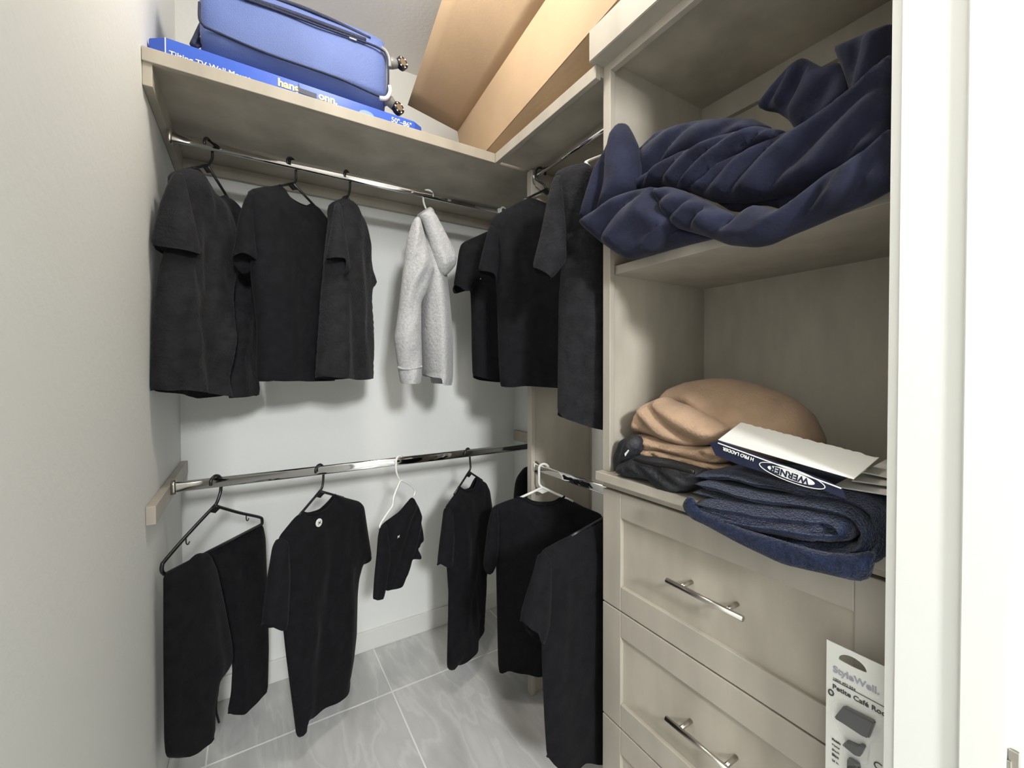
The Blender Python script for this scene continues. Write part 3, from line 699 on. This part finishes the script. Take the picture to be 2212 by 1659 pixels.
tanp = [
 ([(1440,858),(1456,837),(1491,824),(1535,817),(1580,818),(1640,831),(1703,856),(1750,894),(1775,945),(1785,1010),(1600,1012),(1540,985),(1490,930),(1450,885)], 1.24, .12, .14, A(-20, .007, 26, .009), 0),
 ([(1381,932),(1384,891),(1399,872),(1437,856),(1455,866),(1490,876),(1540,900),(1585,925),(1575,950),(1545,962),(1500,966),(1450,955),(1415,940)], 1.135, .06, .05, A(-18, .010, 60), 0),
 ([(1384,935),(1415,940),(1470,958),(1530,965),(1570,955),(1575,1000),(1540,1000),(1480,985),(1420,975),(1385,968)], 1.12, .045, .02, A(-12, .008, 150), 0),
 ([(1385,968),(1430,970),(1500,985),(1560,1000),(1580,1012),(1545,1020),(1500,1012),(1440,998),(1390,985)], 1.11, .04, .014, A(-14, .006, 170), 0),
]
heap('tan_blanket', 'bundled tan cotton blanket with stacked folds on the ledge', 'blanket', 'tanfab', tanp, (1.2, -1.35, ZCT), .008)
bg = thing('zip_pouch', 'small black nylon zip pouch at the ledge end beside the tan blanket', 'pouch', (1.1, -1.27, ZCT))
B1 = [(1342,951),(1364,938),(1383,941),(1388,965),(1378,992),(1352,1015),(1331,1020),(1329,986)]
B2 = [(1340,1002),(1380,983),(1437,989),(1529,1014),(1525,1045),(1490,1062),(1456,1070),(1431,1060),(1412,1038),(1364,1031),(1338,1022)]
c = at(1358, 980, 'x', 1.07); obj('body', cloth(B2, at(1430, 1020, 'x', 1.055), None, T=.035, D=.03, h=.009, normal=NX, folds=A(-18, .006, 120), seed=4), 'bagfab', bg, 'keep')
obj('flap', cloth(B1, c, None, T=.025, D=.03, h=.009, normal=NX, folds=A(60, .005, 80), seed=9), 'bagfab', bg, 'keep')
obj('zipper', tube(spline([at(a, b, 'x', 1.015) for a, b in ((1368, 990), (1400, 1000), (1450, 1008), (1500, 1020))], 5), .005, 6, flat=.5), 'blackpl', bg, True)
tg = at(1350, 980, 'x', 1.038); obj('tag', prism([tg, tg + Vector((0, -.012, .012)), tg + Vector((0, -.014, .010)), tg + Vector((0, -.002, -.006))], (-.002, 0, 0)), 'white', bg)
# navy fleece: one folded sheet seen from its folded edge
def sheet(path_px, X, width, th, bm, wob=.004, seed=0, tp=True):
    pts = spline([at(a, b, 'x', X) for a, b in path_px], 6); N = len(pts); nx = 12
    cols = []
    for i, p in enumerate(pts):
        t = (pts[min(i + 1, N - 1)] - pts[max(i - 1, 0)]).normalized(); nn = Vector((1, 0, 0)).cross(t)
        k = th / 2 * (min(1, .25 + i / 3., .25 + (N - 1 - i) / 3.) if tp else 1)
        col = []
        for s in (1, -1):
            r_ = []
            for j in range(nx + 1):
                x = X + width * j / nx
                rd = k * (sqrt(max(0, 1 - (1 - min(1, j / 1.5)) ** 2)) if j < 2 else 1)
                w = noise.noise(Vector((i * .18, x * 14, seed))) * wob + noise.noise(Vector((i * .7, x * 30, seed + 5))) * wob * .4
                fx = noise.noise(Vector((i * .15, 7, seed))) * wob * 2
                r_.append(bm.verts.new(Vector((x + fx, p.y, p.z)) + nn * (s * rd + w)))
            col.append(r_)
        cols.append(col)
    for i in range(N - 1):
        for s in (0, 1):
            for j in range(nx):
                a, b, c_, d = cols[i][s][j], cols[i][s][j + 1], cols[i + 1][s][j + 1], cols[i + 1][s][j]
                bm.faces.new((a, b, c_, d) if s == 0 else (d, c_, b, a))
        for j in (0, nx):
            bm.faces.new((cols[i][0][j], cols[i + 1][0][j], cols[i + 1][1][j], cols[i][1][j]))
    for i in (0, N - 1):
        for j in range(nx): bm.faces.new((cols[i][0][j], cols[i][0][j + 1], cols[i][1][j + 1], cols[i][1][j]))
bm = bmesh.new()
XF = 1.0
sheet([(1497,1030),(1560,1030),(1640,1046),(1740,1068),(1830,1082),(1882,1108),(1894,1160),(1886,1198),(1850,1214),(1790,1220),(1710,1216)], XF + .005, .22, .020, bm, seed=1)
sheet([(1499,1046),(1560,1060),(1640,1080),(1740,1094),(1820,1110),(1862,1148),(1856,1180),(1835,1198),(1770,1206),(1690,1190),(1600,1160)], XF - .004, .20, .020, bm, seed=2)
sheet([(1495,1064),(1560,1080),(1640,1098),(1740,1116),(1806,1128)], XF + .004, .18, .020, bm, seed=3)
sheet([(1500,1088),(1600,1108),(1700,1122),(1785,1131),(1811,1145),(1800,1158),(1740,1152),(1640,1140),(1560,1124),(1505,1104)], XF - .012, .18, .026, bm, seed=4)
sheet([(1505,1098),(1600,1128),(1700,1146),(1780,1148)], XF - .010, .1, .030, bm, seed=7)
sheet([(1500,1112),(1600,1152),(1700,1178),(1790,1196),(1850,1196)], XF + .012, .05, .030, bm, seed=8)
flap = [(1473,1088),(1492,1066),(1510,1100),(1600,1140),(1700,1170),(1790,1195),(1855,1195),(1895,1185),(1888,1225),(1880,1252),(1858,1258),(1800,1244),(1720,1226),(1694,1220),(1600,1176),(1520,1132),(1500,1125),(1480,1105)]
cloth(flap, at(1700, 1180, 'x', XF - .008), None, T=.012, D=.015, h=.012, normal=NX, folds=A(-20, .006, 50), seed=5, bm=bm)
tag(obj('navy_fleece', bm, 'navyfleece', None, True, base=(1.1, -1.55, ZCT)), 'folded navy fleece blanket hanging over the drawer ledge edge', 'blanket')
# torn paperboard carton with white inside panel
cb = thing('torn_carton', 'torn white and navy paperboard carton lying on the folded fleece', 'carton', (1.08, -1.6, 1.08))
fl, fr = at(1551, 950, 'x', .995), at(1844, 1034, 'x', .985)
bl, br = at(1601, 912, 'x', 1.13), at(1899, 989, 'x', 1.10)
nn = (fr - fl).cross(bl - fl).normalized(); nn = nn if nn.z > 0 else -nn
rnd = random.Random(3); edge = [bl + (br - bl) * (k / 40) + (bl - fl).normalized() * rnd.uniform(-.004, .003) for k in range(41)]
obj('white_panel', prism([fl] + edge + [fr], -nn * .0012), 'papwhite', cb)
lo = [at(a, b, 'x', .99) for a, b in ((1551, 951), (1782, 1037), (1817, 1053), (1829, 1079), (1779, 1059), (1735, 1048), (1595, 1003), (1546, 984), (1533, 958))]
fp = obj('navy_panel', prism(lo, (.0015, 0, 0)), 'papnavy', cb)
obj('fold_line', tube([at(a, b, 'x', .9885) for a, b in ((1551, 957), (1650, 993), (1782, 1042), (1817, 1055))], .0011, 6), 'white', cb)
ud = (at(1551, 965, 'x', .9885) - at(1735, 1030, 'x', .9885)).normalized()     # upside-down reading direction
vd = Vector((-1, 0, 0)).cross(ud); vd = vd if vd.z < 0 else -vd
xd = -vd.cross(Vector((-1, 0, 0)))
ec = at(1707, 1026, 'x', .9885)
ea = (at(1637, 1000, 'x', .9885) - at(1777, 1052, 'x', .9885)).length / 2
el = [ec + ud * (ea * cos(a)) + vd * (.0112 * sin(a)) for a in [2 * pi * k / 48 for k in range(48)]]
obj('logo_ring', tube(el, .0007, 6, closed=True), 'white', cb)
el2 = [ec + ud * (ea * .72 * cos(a)) + vd * (.0078 * sin(a)) for a in [2 * pi * k / 40 for k in range(40)]]
obj('logo_oval', prism(el2, (-.0006, 0, 0)), 'white', cb)
def fit_text(th, s_, m, pa, pb, X, bold, lift):
    a, b = at(*pa, 'x', X), at(*pb, 'x', X); w_ = (b - a).length
    o = text('lettering', s_, 1.0, m, th, (0, 0, 0), (1, 0, 0), (0, 1, 0), .0, bold=0)
    off = Vector(th['_w']); xs = [v.co.x + off.x for v in o.data.vertices]; k = w_ / (max(xs) - min(xs))
    bpy.data.objects.remove(o)
    return text('lettering', s_, k, m, th, a + Vector((-lift, 0, 0)), b - a, vd, .0004, bold=bold)
fit_text(cb, 'WERNER', 'papnavy', (1749, 1035), (1665, 1005), .9885, .0004, .0008)
fit_text(cb, 'H PRO LADDER', 'white', (1629, 990), (1563, 966), .9885, .0002, .0002)
for k, (q0, q1, z) in enumerate((((1800, 1052), (1925, 1072), 0), ((1840, 1040), (1925, 1052), .002), ((1865, 1022), (1930, 1036), .003))):
    a, b = at(*q0, 'x', 1.03 + k * .02), at(*q1, 'x', 1.03 + k * .02)
    obj('leaflet', prism([a, b, b + Vector((.10, -.01, .01)), a + Vector((.12, 0, .012))], (0, 0, .0022)), 'paper', cb)
# hang card of the cafe rod standing against the drawers
hc = thing('rod_package', 'white hang card package with a dark curtain rod leaning on the drawers', 'package', (1.0, -1.75, 0))
XH = 1.016; YA = -1.711; YB = -1.7875; top = at(1787, 1382, 'x', XH).z
YA = at(1785, 1450, 'x', XH).y
# card with a punched hang slot
yc = (YA + YB) / 2 + .004; zc = at(1855, 1440, 'x', XH).z
outer = [(YA, 0.002), (YB, 0.002), (YB, top), (YA, top)]
slot = [(yc + .018 * cos(a), zc - .003 + (.013 if sin(a) > 0 else .002) * sin(a)) for a in [2 * pi * k / 24 for k in range(24)]]
pv = [Vector(p) for p in outer + slot]
ed = [(0, 1), (1, 2), (2, 3), (3, 0)] + [(4 + k, 4 + (k + 1) % 24) for k in range(24)]
rv, _, rf, _, _, _ = delaunay_2d_cdt(pv, ed, [], 0, 1e-6)
bm = bmesh.new(); fv = [bm.verts.new((XH, v.x, v.y)) for v in rv]; bv = [bm.verts.new((XH + .0012, v.x, v.y)) for v in rv]
sl = [(p[0], p[1]) for p in slot]
for f in rf:
    cx_ = sum(rv[i].x for i in f) / 3; cy_ = sum(rv[i].y for i in f) / 3
    if inpoly((cx_, cy_), sl): continue
    bm.faces.new([fv[i] for i in f]); bm.faces.new([bv[i] for i in reversed(f)])
obj('card', bm, 'papwhite', hc)
yd = Vector((0, -1, 0)); zd = Vector((0, 0, 1)); xo = XH - .0008
def lbl(s_, px, py, px2, m, bold=.0):
    a = at(px, py, 'x', xo); w_ = a.y - at(px2, py, 'x', xo).y
    o = text('lettering', s_, 1.0, m, hc, (0, 0, 0), (1, 0, 0), (0, 1, 0), .0); xs = [v.co.x for v in o.data.vertices]; k = w_ / (max(xs) - min(xs)); bpy.data.objects.remove(o)
    text('lettering', s_, k, m, hc, a, yd, zd, .0003, bold=bold)
lbl('StyleWell.', 1799, 1450, 1898, 'greyprint', .0003)
lbl('1004 492 554', 1799, 1467, 1846, 'blackprint')
lbl('Petite Caf\u00e9 Rod', 1798, 1486, 1912, 'blackprint', .0002)
a, b = at(1799, 1468, 'x', xo), at(1914, 1524, 'x', xo)
obj('rule_line', box(xo - .0004, xo, b.y, a.y, a.z - .0005, a.z + .0005), 'blackprint', hc)
ring = at(1795, 1496, 'x', xo); obj('ring_mark', tube([ring + Vector((0, .0032 * cos(t_), .0042 * sin(t_))) for t_ in [2 * pi * k / 20 for k in range(20)]], .0011, 5, closed=True), 'blackprint', hc)
lbl('Finish:', 1797, 1598, 1815, 'blackprint', .0002); lbl('Matte', 1797, 1609, 1813, 'blackprint'); lbl('Black', 1797, 1620, 1813, 'blackprint'); lbl('Size', 1797, 1631, 1811, 'blackprint', .0002); lbl('28 in.', 1797, 1643, 1812, 'blackprint')
lbl('C', 1886, 1656, 1904, 'blackprint')
def px3(pts, X): return [at(a, b, 'x', X) for a, b in pts]
obj('finial', prism(px3([(1800, 1552), (1820, 1527), (1889, 1562), (1875, 1598), (1862, 1590)], XH - .012), (.010, 0, 0), bev=.002), 'bronze', hc)
obj('bracket', prism(px3([(1818, 1610), (1827, 1603), (1850, 1616), (1858, 1610), (1867, 1617), (1857, 1636), (1845, 1632)], XH - .012), (.010, 0, 0), bev=.001), 'bronze', hc)
rb = at(1843, 1645, 'x', XH - .010)
obj('rod', box(XH - .014, XH - .001, rb.y - .008, rb.y + .008, .03, rb.z, .004), 'bronze', hc)
bl_ = px3([(1797, 1515), (1840, 1520), (1903, 1560), (1900, 1590), (1872, 1612), (1872, 1659), (1822, 1659), (1822, 1600), (1795, 1556)], XH - .016)
obj('blister', prism(bl_, (.015, 0, 0), bev=.003), 'blister', hc)

# ================================================================== TOP SHELF
ybx = -.555
ztop = at(620, 166, 'y', ybx).z
fA, fB, fC = at(357, 80, 'z', ztop), at(310, 78, 'z', ztop), at(895, 262, 'z', ztop)
fD = at(921, 280, 'z', ztop)
d = (fC - fA); d.z = 0; L = d.length; d.normalize(); nb = Vector((-d.y, d.x, 0)); nb = nb if nb.y > 0 else -nb
zb = ZT + .0005
tb = thing('flat_carton', 'flat bright blue television wall mount carton under the suitcase', 'carton', ((fA.x + fC.x) / 2, -.35, zb))
wid = min(.30, -.03 - max(fA.y, fC.y))
fB.x = max(fB.x, .004); fB.y = max(fB.y, fA.y)
foot = [fA, fC, fC + d * .035 + nb * .02, fC + d * .035 + nb * wid, Vector((fB.x, fA.y + wid, 0)), fB]
foot = [Vector((p.x, p.y, zb)) for p in foot]
obj('carton_body', prism(foot, (0, 0, ztop - zb), bev=.002), 'boxblue', tb)
nf = -nb; fo = Vector((0, 0, 1))
def fpx(px, py): return on_plane(px, py, fA + nf * .001, nb)
obj('edge_crease', box(-.0012, .0012, -.0008, .0008, 0, ztop - zb - .002), 'white', tb).matrix_basis = Matrix.Translation(Vector((fA.x, fA.y, zb)) + nf * .001)
def btext(s, size, px, py, m, bold=.0006): text('lettering', s, size, m, tb, fpx(px, py), d, fo, .0004, bold=bold)
btext('Tilting TV Wall Mount', .0205, 365, 120, 'white', .0003)
btext('hang', .032, 600, 184, 'yellow', .0011)
btext('onn.', .032, 688, 213, 'yellow', .0011)
btext('50"\u201386"', .023, 845, 262, 'white', .0003)
q = [fpx(*p) for p in ((645, 178), (648, 190), (684, 203), (684, 213), (646, 200), (643, 192))]
obj('bracket_graphic', prism(q, nf * .0006), 'darkprint', tb)
q = fpx(792, 247); obj('badge_graphic', prism([q + d * (.024 * cos(a)) + fo * (.012 * sin(a)) for a in [2 * pi * k / 24 for k in range(24)]], nf * .0006), 'boxlight', tb)

# suitcase lying on the carton
zs0 = ztop + .001
YS = -.545
xl = at(430, 40, 'y', YS).x; xr = at(838, 165, 'y', YS).x
zt_ = at(828, 106, 'y', YS).z; zp = at(728, 167, 'y', YS).z
ztop_s = zs0 + .30
sc = thing('suitcase', 'blue soft-sided spinner suitcase lying on the blue carton', 'suitcase', ((xl + xr) / 2, -.33, zs0))
prof = [(-.50, zs0), (YS, zp - .012), (YS - .006, zp + .02), (YS - .006, zt_ - .03), (YS + .012, zt_ + .03), (YS + .06, zt_ + .05), (-.10, zt_ + .05), (-.08, zt_ + .03), (-.08, zs0 + .03), (-.10, zs0)]
def suit_shell(x0, x1, prof, r=.05):
    bm = bmesh.new(); rings = []
    cy_ = sum(p[0] for p in prof) / len(prof); cz_ = sum(p[1] for p in prof) / len(prof)
    # subdivide the profile smoothly
    pts = spline([Vector((p[0], p[1], 0)) for p in prof + prof[:1]], 4)[:-1]
    stn = [(x0, .86), (x0 + .006, .93), (x0 + .02, .975), (x0 + .05, 1)] + [(x0 + .05 + (x1 - x0 - .1) * k / 12, 1) for k in range(1, 12)] + [(x1 - .05, 1), (x1 - .02, .985), (x1 - .006, .95), (x1, .89)]
    for x, s in stn:
        rings.append([bm.verts.new((x, cy_ + (p.x - cy_) * s + noise.noise(Vector((x * 7, p.x * 9, p.y * 9))) * .004, cz_ + (p.y - cz_) * s if p.y > zs0 + .01 else p.y)) for p in pts])
    n = len(pts)
    for i in range(len(rings) - 1):
        for k in range(n): bm.faces.new((rings[i][k], rings[i][(k + 1) % n], rings[i + 1][(k + 1) % n], rings[i + 1][k]))
    bm.faces.new(rings[0][::-1]); bm.faces.new(rings[-1]); return bm
obj('shell', suit_shell(xl, xr, prof), 'suit', sc, True)
def sp(px, py, dy=-.010): return at(px, py, 'y', YS + dy)
pip = spline([sp(431, 5), sp(431, 40), sp(440, 55), sp(456, 64), sp(578, 116), sp(728, 168), sp(812, 205), sp(832, 208), sp(838, 190), sp(838, 140), sp(832, 114), sp(822, 106), sp(796, 94), sp(700, 60), sp(620, 30), sp(530, -2), sp(480, -18)], 5)
obj('piping', tube(pip, .0035, 8), 'suitdark', sc, True)
zz = spline([sp(528, -4, -.004), sp(610, 22, -.004), sp(700, 54, -.004), sp(790, 88, -.004)], 5)
obj('zipper', tube(zz, .008, 8), 'suitdark', sc, True)
zz = spline([sp(560, -12, .012), sp(640, 12, .012), sp(720, 45, .012), sp(800, 84, .012)], 5)
obj('pocket_trim', tube(zz, .006, 8), 'suitdark', sc, True)
pu = sp(762, 84, -.008); obj('zipper_pull', box(pu.x - .012, pu.x + .012, pu.y - .004, pu.y + .002, pu.z - .004, pu.z + .004, .0015), 'nickel', sc)
# corner guards and wheels
def wheel(px, py, gx, gy):
    c = at(px, py, 'y', YS + .02); g = at(gx, gy, 'y', YS + .01)
    f_ = obj('wheel_fork', tube([g + Vector((-.006, .01, 0)), g + Vector((.008, .005, -.002)), c], [.020, .018, .012], 12), 'greypl', sc, True)
    w_ = obj('wheel', disc(c + Vector((.004, -.006, 0)), (.35, -1, .1), .021, .016, seg=22), 'blackpl', sc)
    hub = disc(c + Vector((.006, -.016, 0)), (.35, -1, .1), .012, .004, seg=18)
    obj('hub', hub, 'nickel', w_)
    for k in range(6):
        a = 2 * pi * k / 6; q = c + Vector((.006, -.0155, 0)) + Vector((.0155 * cos(a), .004 * cos(a), .0155 * sin(a)))
        obj('spoke', disc(q, (.35, -1, .1), .0025, .003, seg=8), 'white', w_)
wheel(864, 139, 843, 132)
wheel(856, 236, 838, 214)
for k, (pts, ) in enumerate(([(sp(824, 104), sp(834, 112), sp(841, 128), sp(842, 146))], [(sp(841, 186), sp(842, 200), sp(834, 212), sp(820, 212))])):
    obj('corner_guard', tube(spline(list(pts), 5), .007, 8), 'white' if k else 'greypl', sc, True)
hp = [at(436, 52, 'y', YS + .04), at(424, 78, 'y', YS + .03), at(416, 96, 'y', YS + .02), at(424, 98, 'y', YS + .03), at(437, 86, 'y', YS + .05)]
obj('side_handle', tube(spline(hp, 5), .006, 8, flat=1.6), 'suitdark', sc, True)

# big cardboard box: far end on the right shelf, near end propped on the tower crown
cbx = thing('cardboard_box', 'large brown cardboard box with an open flap on the right shelf', 'box', (1.25, -.7, ZT))
L3f, L3n = Vector((1.069, -.250, 2.190)), Vector((1.029, -1.262, 2.241))
L2f, L2n = Vector((1.037, -.250, 2.386)), Vector((1.026, -1.262, 2.503))
L1f, L1n = Vector((.805, -.250, 2.430)), Vector((.800, -.950, 2.708))
Cf, Cn = Vector((1.15, -.250, ZT + .006)), Vector((1.15, -1.262, 2.216))
Rf, Rn = Vector((1.462, -.250, ZT + .006)), Vector((1.462, -1.262, 2.216))
Tf, Tn = Vector((1.462, -.250, 2.386)), Vector((1.462, -1.262, 2.503))
def panel(a, b, c_, d_, th, name, m='card', nu=10, nv=6, bow=0.):
    nn = (b - a).cross(d_ - a).normalized(); bm = bmesh.new(); g = []
    for i in range(nu + 1):
        r_ = []
        for j in range(nv + 1):
            u, v = i / nu, j / nv
            p = (a * (1 - u) + b * u) * (1 - v) + (d_ * (1 - u) + c_ * u) * v
            r_.append(p + nn * (bow * sin(pi * u) * sin(pi * v)))
        g.append(r_)
    F = [[bm.verts.new(p) for p in r_] for r_ in g]; B = [[bm.verts.new(p + nn * th) for p in r_] for r_ in g]
    for i in range(nu):
        for j in range(nv):
            bm.faces.new((F[i][j], F[i + 1][j], F[i + 1][j + 1], F[i][j + 1])); bm.faces.new((B[i][j + 1], B[i + 1][j + 1], B[i + 1][j], B[i][j]))
    rim = [(i, 0) for i in range(nu)] + [(nu, j) for j in range(nv)] + [(nu - i, nv) for i in range(nu)] + [(0, nv - j) for j in range(nv)]
    for k in range(len(rim)):
        (a1, b1), (a2, b2) = rim[k], rim[(k + 1) % len(rim)]
        bm.faces.new((F[a1][b1], B[a1][b1], B[a2][b2], F[a2][b2]))
    return obj(name, bm, m, cbx)
panel(L3f, L3n, L2n, L2f, .004, 'side_panel')
panel(Cf, Cn, L3n, L3f, .004, 'bottom_panel')
panel(Rf, Rn, Cn, Cf, .004, 'bottom_panel')
panel(Tf, Tn, Rn, Rf, .004, 'side_panel')
panel(L2f, L2n, Tn, Tf, .004, 'top_flap')
panel(Rf, Cf, L2f, Tf, .004, 'end_panel'); panel(Rn, Cn, L2n, Tn, .004, 'end_panel')
L2m = L2f + (L2n - L2f) * .70
fo_ = panel(L2f, L2m, L1n, L1f, .004, 'open_flap', bow=0.)
for p in fo_.data.polygons: p.use_smooth = p.area > .0005

# look-alikes share a group
for o in bpy.data.objects:
    if o.parent is None:
        b = o.name.split('.')[0]
        g = {'clothes_hanger': 'hangers on the closet rods', 't_shirt': 'dark tees hanging on the closet rods', 'closet_rod': 'chrome closet rods', 'closet_shelf': 'top closet shelves', 'wall_cleat': 'wall cleats of the lower rods'}.get(b)
        if g: o['group'] = g
    if '_w' in o: del o['_w']
